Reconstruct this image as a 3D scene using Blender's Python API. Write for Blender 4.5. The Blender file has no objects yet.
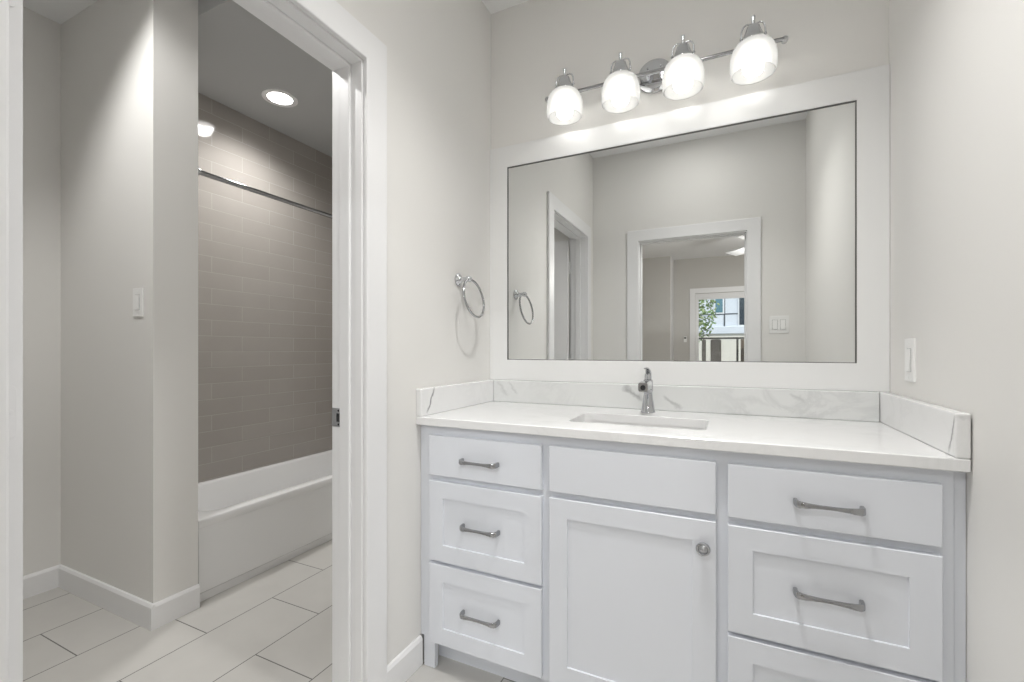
import bpy, bmesh, math, random
from mathutils import Vector, Matrix

PI = math.pi
scene = bpy.context.scene
col = scene.collection

# ------------------------------------------------------------------ camera
cam_d = bpy.data.cameras.new('camera')
cam_d.sensor_width = 36.0
cam_d.lens = 454.04 * 36.0 / 1024.0
cam_d.shift_y = 8.95 / 1024.0
cam_d.clip_start = 0.01
cam = bpy.data.objects.new('camera', cam_d)
cam.location = (0.0, 0.0, 1.1629)
cam.rotation_euler = (PI / 2, 0.0, 0.4447)
col.objects.link(cam)
scene.camera = cam

# ------------------------------------------------------------------ colour management, world, sun
scene.view_settings.view_transform = 'Standard'
scene.view_settings.look = 'None'
scene.view_settings.gamma = 1.0
scene.view_settings.exposure = 0.78
scene.view_settings.use_curve_mapping = False
scene.cycles.caustics_reflective = False
scene.cycles.caustics_refractive = False
scene.cycles.sample_clamp_indirect = 4.0
scene.cycles.max_bounces = 14
scene.cycles.diffuse_bounces = 6
scene.cycles.glossy_bounces = 6
scene.cycles.transparent_max_bounces = 16

world = bpy.data.worlds.new('sky')
scene.world = world
world.use_nodes = True
wn = world.node_tree
wn.nodes.clear()
sky = wn.nodes.new('ShaderNodeTexSky')
sky.sky_type = 'NISHITA'
sky.sun_disc = False
sky.sun_elevation = math.radians(48)
sky.sun_rotation = math.radians(20)
bg = wn.nodes.new('ShaderNodeBackground')
bg.inputs['Strength'].default_value = 0.14
wo = wn.nodes.new('ShaderNodeOutputWorld')
wn.links.new(sky.outputs[0], bg.inputs['Color'])
wn.links.new(bg.outputs[0], wo.inputs['Surface'])


def add_light(name, kind, loc, energy, color=(1, 1, 1), rot=(0, 0, 0), **kw):
    d = bpy.data.lights.new(name, kind)
    d.energy = energy
    d.color = color
    for k, v in kw.items():
        setattr(d, k, v)
    o = bpy.data.objects.new(name, d)
    o.location = loc
    o.rotation_euler = rot
    col.objects.link(o)
    return o


add_light('sun', 'SUN', (0, -4, 12), 2.1, (1.0, 0.96, 0.9), (math.radians(-42), 0, math.radians(-25)), angle=0.01)

# ceiling downlights and added bath and bedroom fills (their housings are built further down, at the same places)
BATH_Z, TOILET_Z, TUB_Z = 2.7855, 2.772, 2.675
DOWN = [  # name, x, y, ceiling z, watts, cone degrees (0: open lambertian disc)
    ('bath', -0.19, 1.02, BATH_Z, 62, 120),  # unseen lamp, added to fill the bath with light
    ('bath', -0.22, 0.66, BATH_Z, 2.6, 0),  # second added fill, a soft disc for the upper walls
    ('toilet', -1.98, 0.50, TOILET_Z, 41, 116),
    ('tub', -2.43, 1.862, TUB_Z, 45, 150),
    ('bedroom', -0.35, -1.05, BATH_Z, 9, 0),  # unseen lamp, added as fill through the entry doorway
    ('bedroom', 1.15, -2.10, BATH_Z, 30, 0),  # added fill, reaches the left drawers more than the right
]
for (n, x, y, z, w, cone) in DOWN:
    c_ = (0.96, 0.985, 1.0) if n == 'bedroom' else (1.0, 0.99, 0.97)
    if cone:
        add_light(n + '_downlight_lamp', 'SPOT', (x, y, z - 0.012), w, c_, Vector((0.15, 0.42, -0.88)).to_track_quat('-Z', 'Y').to_euler() if n == 'toilet' else (0, 0, 0),
                  spot_size=math.radians(cone), spot_blend=0.6 if n == 'toilet' else 0.95, shadow_soft_size=0.06)
    else:
        add_light(n + '_downlight_lamp', 'AREA', (x, y, z - 0.008), w, c_, (0, 0, 0), shape='DISK', size=0.14 if n == 'bedroom' else 0.30)
add_light('fan_lamp', 'POINT', (0.43, -2.53, 2.25), 26, (1.0, 0.97, 0.93), shadow_soft_size=0.10)


# ------------------------------------------------------------------ materials
def nodes_of(m):
    return m.node_tree.nodes, m.node_tree.links


def mat(name, color, rough=0.5, metal=0.0, spec=0.5, bump=0.0, bump_scale=200.0, coat=0.0):
    m = bpy.data.materials.new(name)
    m.use_nodes = True
    N, L = nodes_of(m)
    b = N['Principled BSDF']
    b.inputs['Base Color'].default_value = (*color, 1)
    b.inputs['Roughness'].default_value = rough
    b.inputs['Metallic'].default_value = metal
    b.inputs['Specular IOR Level'].default_value = spec
    b.inputs['Coat Weight'].default_value = coat
    if bump > 0:
        tc = N.new('ShaderNodeTexCoord')
        nz = N.new('ShaderNodeTexNoise')
        nz.inputs['Scale'].default_value = bump_scale
        nz.inputs['Detail'].default_value = 3
        bp = N.new('ShaderNodeBump')
        bp.inputs['Strength'].default_value = bump
        bp.inputs['Distance'].default_value = 0.002
        L.new(tc.outputs['Object'], nz.inputs['Vector'])
        L.new(nz.outputs['Fac'], bp.inputs['Height'])
        L.new(bp.outputs[0], b.inputs['Normal'])
    return m


def emit(name, color, strength):
    m = bpy.data.materials.new(name)
    m.use_nodes = True
    N, L = nodes_of(m)
    N.clear()
    e = N.new('ShaderNodeEmission')
    e.inputs[0].default_value = (*color, 1)
    e.inputs[1].default_value = strength
    o = N.new('ShaderNodeOutputMaterial')
    L.new(e.outputs[0], o.inputs[0])
    return m


def math_node(N, L, op, a, b=None, c=None):
    n = N.new('ShaderNodeMath')
    n.operation = op
    for i, v in enumerate((a, b, c)):
        if v is None:
            continue
        if isinstance(v, (int, float)):
            n.inputs[i].default_value = v
        else:
            L.new(v, n.inputs[i])
    return n.outputs[0]


def tile_mat(name, u_axis, v_axis, u_off, v_off, bw, bh, mortar, c1, c2, cm, rough, bump, mottled=0.03, spec=0.5):
    m = mat(name, c1, rough, 0, spec)
    N, L = nodes_of(m)
    b = N['Principled BSDF']
    tc = N.new('ShaderNodeTexCoord')
    sp = N.new('ShaderNodeSeparateXYZ')
    L.new(tc.outputs['Object'], sp.inputs[0])
    cb = N.new('ShaderNodeCombineXYZ')
    L.new(math_node(N, L, 'ADD', sp.outputs[u_axis], u_off), cb.inputs[0])
    L.new(math_node(N, L, 'ADD', sp.outputs[v_axis], v_off), cb.inputs[1])
    br = N.new('ShaderNodeTexBrick')
    br.inputs['Scale'].default_value = 1
    br.inputs['Brick Width'].default_value = bw
    br.inputs['Row Height'].default_value = bh
    br.inputs['Mortar Size'].default_value = mortar
    br.inputs['Mortar Smooth'].default_value = 0.15
    br.inputs['Bias'].default_value = 0
    br.inputs['Color1'].default_value = (*c1, 1)
    br.inputs['Color2'].default_value = (*c2, 1)
    br.inputs['Mortar'].default_value = (*cm, 1)
    L.new(cb.outputs[0], br.inputs['Vector'])
    nz = N.new('ShaderNodeTexNoise')
    nz.inputs['Scale'].default_value = 9
    nz.inputs['Detail'].default_value = 5
    L.new(tc.outputs['Object'], nz.inputs['Vector'])
    mx = N.new('ShaderNodeMixRGB')
    mx.blend_type = 'MULTIPLY'
    mx.inputs[0].default_value = 1
    k = math_node(N, L, 'MULTIPLY_ADD', nz.outputs['Fac'], 2 * mottled, 1 - mottled)
    L.new(br.outputs['Color'], mx.inputs[1])
    L.new(k, mx.inputs[2])
    L.new(mx.outputs[0], b.inputs['Base Color'])
    rr_ = math_node(N, L, 'MULTIPLY_ADD', br.outputs['Fac'], 0.5, rough)
    L.new(rr_, b.inputs['Roughness'])
    bp = N.new('ShaderNodeBump')
    bp.inputs['Strength'].default_value = bump
    bp.inputs['Distance'].default_value = 0.002
    L.new(math_node(N, L, 'SUBTRACT', 1.0, br.outputs['Fac']), bp.inputs['Height'])
    L.new(bp.outputs[0], b.inputs['Normal'])
    return m


def marble_mat(name, veins=(), axes=(0, 2), cloud=0.5, base=(0.81, 0.81, 0.81)):
    """white marble; veins = ((u0,v0),(u1,v1),half width,strength) in world metres on the given axes"""
    m = mat(name, (0.86, 0.86, 0.86), 0.16, 0, 0.5)
    N, L = nodes_of(m)
    b = N['Principled BSDF']
    tc = N.new('ShaderNodeNewGeometry')
    nz = N.new('ShaderNodeTexNoise')
    nz.inputs['Scale'].default_value = 5.5
    nz.inputs['Detail'].default_value = 8
    nz.inputs['Roughness'].default_value = 0.62
    nz.inputs['Distortion'].default_value = 1.2
    L.new(tc.outputs['Position'], nz.inputs['Vector'])
    rp = N.new('ShaderNodeValToRGB')
    e = rp.color_ramp.elements
    e[0].position = 0.43
    e[0].color = (0, 0, 0, 1)
    e[1].position = 0.57
    e[1].color = (0, 0, 0, 1)
    k = e.new(0.50)
    k.color = (1, 1, 1, 1)
    L.new(nz.outputs['Fac'], rp.inputs[0])
    n2 = N.new('ShaderNodeTexNoise')
    n2.inputs['Scale'].default_value = 2.3
    n2.inputs['Detail'].default_value = 3
    L.new(tc.outputs['Position'], n2.inputs['Vector'])
    patch = math_node(N, L, 'MULTIPLY_ADD', n2.outputs['Fac'], 3.2, -1.45)
    patch = math_node(N, L, 'MAXIMUM', math_node(N, L, 'MINIMUM', patch, 1.0), 0.0)
    vein = math_node(N, L, 'MULTIPLY', math_node(N, L, 'MULTIPLY', rp.outputs[0], patch), cloud)
    if veins:
        sp = N.new('ShaderNodeSeparateXYZ')
        L.new(tc.outputs['Position'], sp.inputs[0])
        n3 = N.new('ShaderNodeTexNoise')
        n3.inputs['Scale'].default_value = 22
        n3.inputs['Detail'].default_value = 4
        L.new(tc.outputs['Position'], n3.inputs['Vector'])
        for (p0, p1, hw, st) in veins:
            du, dv = p1[0] - p0[0], p1[1] - p0[1]
            ln = math.hypot(du, dv)
            tu, tv = du / ln, dv / ln
            U = math_node(N, L, 'SUBTRACT', sp.outputs[axes[0]], p0[0])
            V = math_node(N, L, 'SUBTRACT', sp.outputs[axes[1]], p0[1])
            t = math_node(N, L, 'ADD', math_node(N, L, 'MULTIPLY', U, tu), math_node(N, L, 'MULTIPLY', V, tv))
            d = math_node(N, L, 'ADD', math_node(N, L, 'MULTIPLY', U, -tv), math_node(N, L, 'MULTIPLY', V, tu))
            d = math_node(N, L, 'ADD', d, math_node(N, L, 'MULTIPLY_ADD', n3.outputs['Fac'], hw * 5, -hw * 2.5))
            a = math_node(N, L, 'DIVIDE', math_node(N, L, 'ABSOLUTE', d), hw)
            a = math_node(N, L, 'MAXIMUM', math_node(N, L, 'SUBTRACT', 1.0, a), 0.0)
            q = math_node(N, L, 'DIVIDE', math_node(N, L, 'ABSOLUTE', math_node(N, L, 'SUBTRACT', t, ln / 2)), ln / 2)
            q = math_node(N, L, 'MAXIMUM', math_node(N, L, 'SUBTRACT', 1.0, math_node(N, L, 'POWER', q, 4.0)), 0.0)
            vein = math_node(N, L, 'MAXIMUM', vein,
                             math_node(N, L, 'MULTIPLY', math_node(N, L, 'MULTIPLY', a, q), st))
    mx = N.new('ShaderNodeMixRGB')
    mx.inputs[1].default_value = (*base, 1)
    mx.inputs[2].default_value = (0.22, 0.225, 0.23, 1)
    L.new(vein, mx.inputs[0])
    L.new(mx.outputs[0], b.inputs['Base Color'])
    return m


M = {}
M['wall'] = mat('greige_wall_paint', (0.785, 0.775, 0.753), 0.55, 0, 0.3, 0.06, 320)
M['ceiling'] = mat('ceiling_paint', (0.88, 0.885, 0.89), 0.8, 0, 0.2, 0.08, 260)
M['tub_ceiling'] = mat('grey_tub_ceiling_paint', (0.46, 0.465, 0.465), 0.8, 0, 0.2, 0.08, 260)  # ceiling colour darkened to carry the shade over the tub
M['bed_wall'] = mat('bedroom_wall_paint', (0.55, 0.535, 0.51), 0.6, 0, 0.3)
M['trim'] = mat('white_trim_paint', (0.82, 0.82, 0.825), 0.35, 0, 0.45)
M['cabinet'] = mat('white_cabinet_paint', (0.72, 0.740, 0.785), 0.38, 0, 0.4)
M['cabinet_in'] = mat('cabinet_inside', (0.55, 0.55, 0.55), 0.7)
M['frame'] = mat('white_mirror_frame_paint', (0.80, 0.803, 0.80), 0.4, 0, 0.4)
M['chrome'] = mat('polished_chrome', (0.62, 0.63, 0.65), 0.07, 1.0)
M['nickel'] = mat('satin_chrome', (0.50, 0.51, 0.53), 0.22, 1.0)
M['dark'] = mat('dark_slot', (0.02, 0.02, 0.022), 0.5)
M['faucet'] = mat('faucet_chrome', (0.52, 0.53, 0.55), 0.05, 1.0)
M['pull'] = mat('dark_chrome_pull', (0.40, 0.405, 0.415), 0.10, 1.0)
M['bead'] = mat('dark_mirror_edge', (0.10, 0.10, 0.095), 0.4)
M['silver'] = mat('silvered_glass', (0.80, 0.81, 0.803), 0.0, 1.0)
M['porcelain'] = mat('white_porcelain', (0.80, 0.80, 0.80), 0.12, 0, 0.5)
M['acrylic'] = mat('white_tub_enamel', (0.80, 0.80, 0.80), 0.16, 0, 0.5)
M['plastic'] = mat('white_switch_plastic', (0.86, 0.86, 0.85), 0.3)
M['lens'] = emit('lit_lens', (1, 0.98, 0.95), 6.0)
M['bulb'] = emit('lit_bulb', (1, 0.985, 0.955), 6.5)
M['floor'] = tile_mat('porcelain_floor_tile', 1, 0, -0.847 + 0.2965 + 5.93, 2.54 + 3.035, 0.593, 0.3035, 0.0022,
                      (0.54, 0.528, 0.505), (0.56, 0.546, 0.52), (0.16, 0.155, 0.15), 0.42, 0.4, 0.05)
M['wall_tile'] = tile_mat('glazed_wall_tile', 1, 2, -1.692 + 3.8, -1.9163 + 9.55, 0.38, 0.0955, 0.0014,
                          (0.355, 0.33, 0.305), (0.375, 0.35, 0.325), (0.45, 0.425, 0.40), 0.06, 0.5, 0.04)
M['wall_tile_end'] = tile_mat('glazed_end_wall_tile', 0, 2, 2.81 + 3.8, -1.9163 + 9.55, 0.38, 0.0955, 0.0014,
                          (0.355, 0.33, 0.305), (0.375, 0.35, 0.325), (0.45, 0.425, 0.40), 0.06, 0.5, 0.04)
M['carpet'] = mat('beige_carpet', (0.45, 0.42, 0.38), 0.95, 0, 0.1, 0.5, 500)
M['marble'] = marble_mat('white_marble', cloud=0.16)
M['marble_back'] = marble_mat('white_marble_splash', (
    ((-0.40, 1.012), (-0.315, 0.955), 0.018, 0.62), ((-0.235, 0.985), (-0.165, 0.925), 0.012, 0.45),
    ((-0.335, 0.985), (-0.27, 0.925), 0.02, 0.25),
    ((-0.99, 1.015), (-0.93, 0.945), 0.014, 0.28), ((-0.93, 1.018), (-0.88, 0.955), 0.010, 0.28),
    ((0.20, 1.01), (0.255, 0.97), 0.010, 0.30), ((-0.05, 0.99), (0.15, 0.965), 0.016, 0.16)), (0, 2), 0.20, (0.72, 0.73, 0.725))
M['marble_left'] = marble_mat('white_marble_left', (((1.392, 0.922), (1.435, 1.026), 0.0065, 1.0),), (1, 2), 0.10)
M['marble_right'] = marble_mat('white_marble_right', (((1.385, 0.922), (1.353, 1.018), 0.0052, 0.9),), (1, 2), 0.10)


def shade_mat():
    m = bpy.data.materials.new('frosted_white_glass')
    m.use_nodes = True
    N, L = nodes_of(m)
    N.clear()
    o = N.new('ShaderNodeOutputMaterial')
    tr = N.new('ShaderNodeBsdfTransparent')
    tr.inputs[0].default_value = (0.97, 0.97, 0.96, 1)
    tl = N.new('ShaderNodeBsdfTranslucent')
    tl.inputs[0].default_value = (0.92, 0.92, 0.91, 1)
    df = N.new('ShaderNodeBsdfDiffuse')
    df.inputs[0].default_value = (0.90, 0.90, 0.89, 1)
    gl = N.new('ShaderNodeBsdfGlossy')
    gl.inputs['Roughness'].default_value = 0.12
    a = N.new('ShaderNodeMixShader')
    a.inputs[0].default_value = 0.75
    L.new(df.outputs[0], a.inputs[1])
    L.new(tl.outputs[0], a.inputs[2])
    c = N.new('ShaderNodeMixShader')
    c.inputs[0].default_value = 0.25
    L.new(a.outputs[0], c.inputs[1])
    L.new(tr.outputs[0], c.inputs[2])
    fr = N.new('ShaderNodeFresnel')
    fr.inputs[0].default_value = 1.25
    g = N.new('ShaderNodeMixShader')
    L.new(fr.outputs[0], g.inputs[0])
    L.new(c.outputs[0], g.inputs[1])
    L.new(gl.outputs[0], g.inputs[2])
    L.new(g.outputs[0], o.inputs[0])
    return m


def pane_mat():
    m = bpy.data.materials.new('clear_pane')
    m.use_nodes = True
    N, L = nodes_of(m)
    N.clear()
    o = N.new('ShaderNodeOutputMaterial')
    tr = N.new('ShaderNodeBsdfTransparent')
    tr.inputs[0].default_value = (0.95, 0.97, 0.965, 1)
    gl = N.new('ShaderNodeBsdfGlossy')
    gl.inputs['Roughness'].default_value = 0.0
    fr = N.new('ShaderNodeFresnel')
    fr.inputs[0].default_value = 1.45
    g = N.new('ShaderNodeMixShader')
    L.new(fr.outputs[0], g.inputs[0])
    L.new(tr.outputs[0], g.inputs[1])
    L.new(gl.outputs[0], g.inputs[2])
    L.new(g.outputs[0], o.inputs[0])
    return m


M['shade'] = shade_mat()
M['pane'] = pane_mat()


# ------------------------------------------------------------------ geometry helpers
class MB:
    def __init__(self):
        self.bm = bmesh.new()

    def box(self, x0, x1, y0, y1, z0, z1):
        v = [self.bm.verts.new(p) for p in ((x0, y0, z0), (x1, y0, z0), (x1, y1, z0), (x0, y1, z0),
                                            (x0, y0, z1), (x1, y0, z1), (x1, y1, z1), (x0, y1, z1))]
        for f in ((0, 3, 2, 1), (4, 5, 6, 7), (0, 1, 5, 4), (1, 2, 6, 5), (2, 3, 7, 6), (3, 0, 4, 7)):
            self.bm.faces.new([v[i] for i in f])
        return self

    def prism(self, pts, axis, a0, a1):
        """pts are 2-D in the other two axes (in xyz order), extruded along axis from a0 to a1"""
        def p3(p, a):
            q = list(p)
            q.insert(axis, a)
            return q
        A = [self.bm.verts.new(p3(p, a0)) for p in pts]
        B = [self.bm.verts.new(p3(p, a1)) for p in pts]
        n = len(pts)
        self.bm.faces.new(A[::-1])
        self.bm.faces.new(B)
        for i in range(n):
            j = (i + 1) % n
            self.bm.faces.new((A[i], A[j], B[j], B[i]))
        return self

    def lathe(self, prof, mtx=None, n=32, cap0=True, cap1=True, closed=False):
        """prof: (r, z) list turned about local z; mtx places it"""
        mtx = mtx or Matrix.Identity(4)
        rings = []
        for (r, z) in prof:
            if r < 1e-6:
                rings.append([self.bm.verts.new(mtx @ Vector((0, 0, z)))])
            else:
                rings.append([self.bm.verts.new(mtx @ Vector((r * math.cos(2 * PI * i / n), r * math.sin(2 * PI * i / n), z)))
                              for i in range(n)])
        pairs = list(zip(rings[:-1], rings[1:]))
        if closed:
            pairs.append((rings[-1], rings[0]))
        for a, b in pairs:
            for i in range(n):
                j = (i + 1) % n
                if len(a) == 1 and len(b) == 1:
                    continue
                if len(a) == 1:
                    self.bm.faces.new((a[0], b[j], b[i]))
                elif len(b) == 1:
                    self.bm.faces.new((a[i], a[j], b[0]))
                else:
                    self.bm.faces.new((a[i], a[j], b[j], b[i]))
        if not closed:
            if cap0 and len(rings[0]) > 1:
                self.bm.faces.new(rings[0][::-1])
            if cap1 and len(rings[-1]) > 1:
                self.bm.faces.new(rings[-1])
        return self

    def loft(self, rings, cap0=False, cap1=False, closed=False):
        R = [[self.bm.verts.new(p) for p in r] for r in rings]
        n = len(R[0])
        pairs = list(zip(R[:-1], R[1:]))
        if closed:
            pairs.append((R[-1], R[0]))
        for a, b in pairs:
            for i in range(n):
                j = (i + 1) % n
                self.bm.faces.new((a[i], a[j], b[j], b[i]))
        if cap0:
            self.bm.faces.new(R[0][::-1])
        if cap1:
            self.bm.faces.new(R[-1])
        return self

    def tube(self, pts, radii, n=12, closed=False, up=None, flat=1.0):
        """round (or flattened) tube through pts; radii a number or a list; flat scales the second axis"""
        P = [Vector(p) for p in pts]
        if isinstance(radii, (int, float)):
            radii = [radii] * len(P)
        rings = []
        ref = Vector(up) if up else None
        for i, p in enumerate(P):
            if closed:
                t = P[(i + 1) % len(P)] - P[i - 1]
            else:
                t = P[min(i + 1, len(P) - 1)] - P[max(i - 1, 0)]
            t.normalize()
            if ref is None:
                ref = Vector((0, 0, 1)) if abs(t.z) < 0.9 else Vector((1, 0, 0))
            a = (ref - t * ref.dot(t)).normalized()
            b = t.cross(a)
            if not up:
                ref = a
            r = radii[i]
            fl = flat[i] if isinstance(flat, (list, tuple)) else flat
            rings.append([p + a * (r * math.cos(2 * PI * k / n)) + b * (r * fl * math.sin(2 * PI * k / n)) for k in range(n)])
        return self.loft(rings, cap0=not closed, cap1=not closed, closed=closed)

    def sphere(self, c, r, n=20, m=12, sz=1.0):
        prof = [(r * math.sin(PI * i / m), -r * sz * math.cos(PI * i / m)) for i in range(m + 1)]
        prof[0] = (0, -r * sz)
        prof[-1] = (0, r * sz)
        return self.lathe(prof, Matrix.Translation(Vector(c)), n)

    def build(self, name, m, parent=None, smooth=False, bevel=0.0, seg=2, loc=None):
        bmesh.ops.recalc_face_normals(self.bm, faces=self.bm.faces[:])
        me = bpy.data.meshes.new(name)
        self.bm.to_mesh(me)
        self.bm.free()
        if smooth:
            for p in me.polygons:
                p.use_smooth = True
            try:
                me.set_sharp_from_angle(angle=math.radians(40))
            except Exception:
                pass
        me.materials.append(m)
        o = bpy.data.objects.new(name, me)
        col.objects.link(o)
        if parent is not None:
            o.parent = parent
            bpy_parent_keep(o, parent)
        if bevel > 0:
            bv = o.modifiers.new('bevel', 'BEVEL')
            bv.width = bevel
            bv.segments = seg
            bv.limit_method = 'ANGLE'
            bv.angle_limit = math.radians(40)
        return o


def world_loc(o):
    """accumulated plain translation (no rotations are used on built things)"""
    v = Vector(o.location)
    while o.parent:
        o = o.parent
        v += Vector(o.location)
    return v


def bpy_parent_keep(o, parent):
    # geometry is written in world metres; cancel the parent's offset in the mesh, so the object stays unmoved
    off = world_loc(parent)
    o.data.transform(Matrix.Translation(-off))


def tag(o, label=None, cat=None, group=None, kind=None):
    if label:
        o['label'] = label
    if cat:
        o['category'] = cat
    if group:
        o['group'] = group
    if kind:
        o['kind'] = kind
    return o


def thing(name, label, cat, loc, group=None, kind=None):
    o = bpy.data.objects.new(name, None)
    o.empty_display_size = 0.05
    o.location = loc
    col.objects.link(o)
    return tag(o, label, cat, group, kind)


def struct(name, mb, m, label, cat, **kw):
    return tag(mb.build(name, m, **kw), label, cat, kind='structure')


def rrect(cx, cy, hx, hy, r, z, n=6):
    pts = []
    for (sx, sy, a0) in ((1, 1, 0), (-1, 1, PI / 2), (-1, -1, PI), (1, -1, 1.5 * PI)):
        for k in range(n + 1):
            a = a0 + (PI / 2) * k / n
            pts.append((cx + sx * (hx - r) + r * math.cos(a), cy + sy * (hy - r) + r * math.sin(a), z))
    return pts


# ------------------------------------------------------------------ key dimensions (metres)
L = 1.035       # bath left wall at x = -L
R = 0.491       # bath right wall
YB = 1.937      # mirror wall
LW = 1.160      # tub-room side of the left wall
YE = 0.0912     # bath side of the entry wall
YE2 = -0.035    # bedroom side of the entry wall
JN, JF = 0.309, 1.079   # tub doorway, clear between jambs
JH = 2.068
EX0, EX1, EH = -0.652, 0.119, 2.035   # entry doorway
TX = -2.810     # tiled wall
TWX = -2.980    # toilet alcove wall
PY0, PY1 = 1.067, 1.245   # wing wall
PX = -2.168
TEND = 2.790    # far end of tub
BY = -4.80      # bedroom far wall
BX0, BX1 = -2.3, 3.0

# ------------------------------------------------------------------ setting: bath
struct('floor', MB().box(-3.10, 0.62, YE2 - 0.0, 2.92, -0.10, 0.0), M['floor'],
       'large grey porcelain floor tiles running through bath and tub room', 'floor')
struct('wall_back', MB().box(-LW, 0.62, YB, YB + 0.12, 0.0, 2.90), M['wall'],
       'greige wall above the framed mirror', 'wall')
struct('wall_left', MB().box(-LW, -L, YE, JN - 0.018, 0, 2.90).box(-LW, -L, JN - 0.018, JF + 0.018, JH + 0.018, 2.90)
       .box(-LW, -L, JF + 0.018, YB, 0, 2.90), M['wall'], 'greige wall with the towel ring and the tub doorway', 'wall')
struct('wall_right', MB().box(R, 0.62, YE, YB, 0, 2.90), M['wall'], 'blank greige wall at the right of the vanity', 'wall')
struct('wall_front', MB().box(BX0 - 0.12, EX0 - 0.018, YE2, YE, 0, 2.90).box(EX0 - 0.018, EX1 + 0.018, YE2, YE, EH + 0.018, 2.90)
       .box(EX1 + 0.018, BX1 + 0.12, YE2, YE, 0, 2.90).box(-3.10, BX0 - 0.12, YE2, YE, 0, 2.90), M['wall'],
       'wall with the white cased entry doorway seen in the mirror', 'wall')
struct('ceiling', MB().box(-LW, 0.62, YE, YB + 0.12, BATH_Z, 2.92), M['ceiling'], 'white ceiling over the vanity', 'ceiling')

# tub room
struct('wall_far_left', MB().box(-3.10, TWX, YE, PY0, 0, 2.90), M['wall'], 'narrow greige wall at the far left beside the casing', 'wall')
struct('wall_wing', MB().box(-3.10, PX, PY0, PY1, 0, 2.90), M['wall'], 'greige wing wall with the light switch beside the bathtub', 'wall')
struct('wall_tiled', MB().box(-2.93, TX, PY1, TEND + 0.01, 0, 2.90), M['wall_tile'], 'taupe glazed subway tile wall behind the bathtub', 'wall')
struct('wall_tub_end_tiled', MB().box(-2.93, PX, TEND, TEND + 0.12, 0, 2.90), M['wall_tile_end'], 'taupe tiled end wall of the tub alcove behind the jamb', 'wall')
struct('wall_tub_end', MB().box(PX, -LW, TEND, TEND + 0.12, 0, 2.90), M['wall'], 'wall closing the tub room behind the door jamb', 'wall')
struct('wall_tub_right', MB().box(-LW, -L, YB + 0.12, TEND + 0.12, 0, 2.90), M['wall'], 'wall continuing past the doorway in the tub room', 'wall')
struct('ceiling_toilet', MB().box(-3.10, -LW, YE, PY1, TOILET_Z, 2.92), M['ceiling'], 'white ceiling over the toilet alcove at the left edge', 'ceiling')
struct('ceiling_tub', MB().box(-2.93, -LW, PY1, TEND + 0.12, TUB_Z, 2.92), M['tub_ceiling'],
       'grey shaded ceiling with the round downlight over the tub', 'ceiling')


# baseboards: eased top profile
def baseboard(name, axis, a0, a1, face, out, label, h=0.104, t=0.014):
    """axis: run direction; face: wall coordinate; out: +1/-1 into the room"""
    pr = [(0, 0), (t, 0), (t, h - 0.012), (t - 0.006, h - 0.002), (t - 0.009, h), (0, h)]
    if axis == 1:
        pts = [(face + out * p[0], p[1]) for p in pr]
    else:
        pts = [(face + out * p[0], p[1]) for p in pr]
    mb = MB().prism(pts, axis, a0, a1)
    return struct(name, mb, M['trim'], label, 'baseboard')


baseboard('baseboard_left', 1, 1.178, 1.376, -L, 1, 'white baseboard between the door casing and the vanity')
baseboard('baseboard_left_near', 1, YE, 0.21, -L, 1, 'white baseboard stub next to the entry wall')
baseboard('baseboard_right', 1, YE, 1.376, R, -1, 'white baseboard under the right wall')
baseboard('baseboard_wing', 0, TWX + 0.014, PX + 0.014, PY0, -1, 'white baseboard on the front of the wing wall')
baseboard('baseboard_wing_side', 1, PY0, PY1, PX, 1, 'short white baseboard turning towards the tub')
baseboard('baseboard_far_left', 1, YE, PY0, TWX, 1, 'white baseboard on the far left alcove wall')
baseboard('baseboard_tub_room', 1, 1.178, TEND, -LW, -1, 'white baseboard behind the tub doorway jamb')
baseboard('baseboard_front_left', 0, -L, -0.745, YE, 1, 'short white baseboard left of the entry doorway')
baseboard('baseboard_front_right', 0, 0.212, R, YE, 1, 'short white baseboard right of the entry doorway')


# ------------------------------------------------------------------ door casings and jambs
def u_board(axis_plane, a0, a1, w, top, t0, t1, name, parent):
    """U-shaped flat casing around an opening; a0/a1 inner edges along the wall, top the inner head height"""
    pts = [(a0, 0), (a0, top), (a1, top), (a1, 0), (a1 + w, 0), (a1 + w, top + w), (a0 - w, top + w), (a0 - w, 0)]
    mb = MB().prism(pts, axis_plane, t0, t1)
    return mb.build(name, M['trim'], parent, bevel=0.0035)


tr1 = thing('trim_1', 'white flat door casing and jamb of the tub room doorway', 'door frame', (-L, (JN + JF) / 2, 0), kind='structure')
u_board(0, JN - 0.0055, JF + 0.0055, 0.0925, JH + 0.0055, -L, -L + 0.018, 'casing', tr1)
u_board(0, JN - 0.011, JF + 0.011, 0.0925, JH + 0.011, -LW - 0.014, -LW, 'casing', tr1)
pts = [(JN, 0), (JN, JH), (JF, JH), (JF, 0), (JF + 0.018, 0), (JF + 0.018, JH + 0.018), (JN - 0.018, JH + 0.018), (JN - 0.018, 0)]
MB().prism(pts, 0, -LW, -L).build('jamb', M['trim'], tr1, bevel=0.0015)
s = 0.011
pts = [(JN + s, 0), (JN + s, JH - s), (JF - s, JH - s), (JF - s, 0), (JF, 0), (JF, JH), (JN, JH), (JN, 0)]
MB().prism(pts, 0, -1.118, -1.077).build('stop', M['trim'], tr1, bevel=0.003)
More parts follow.
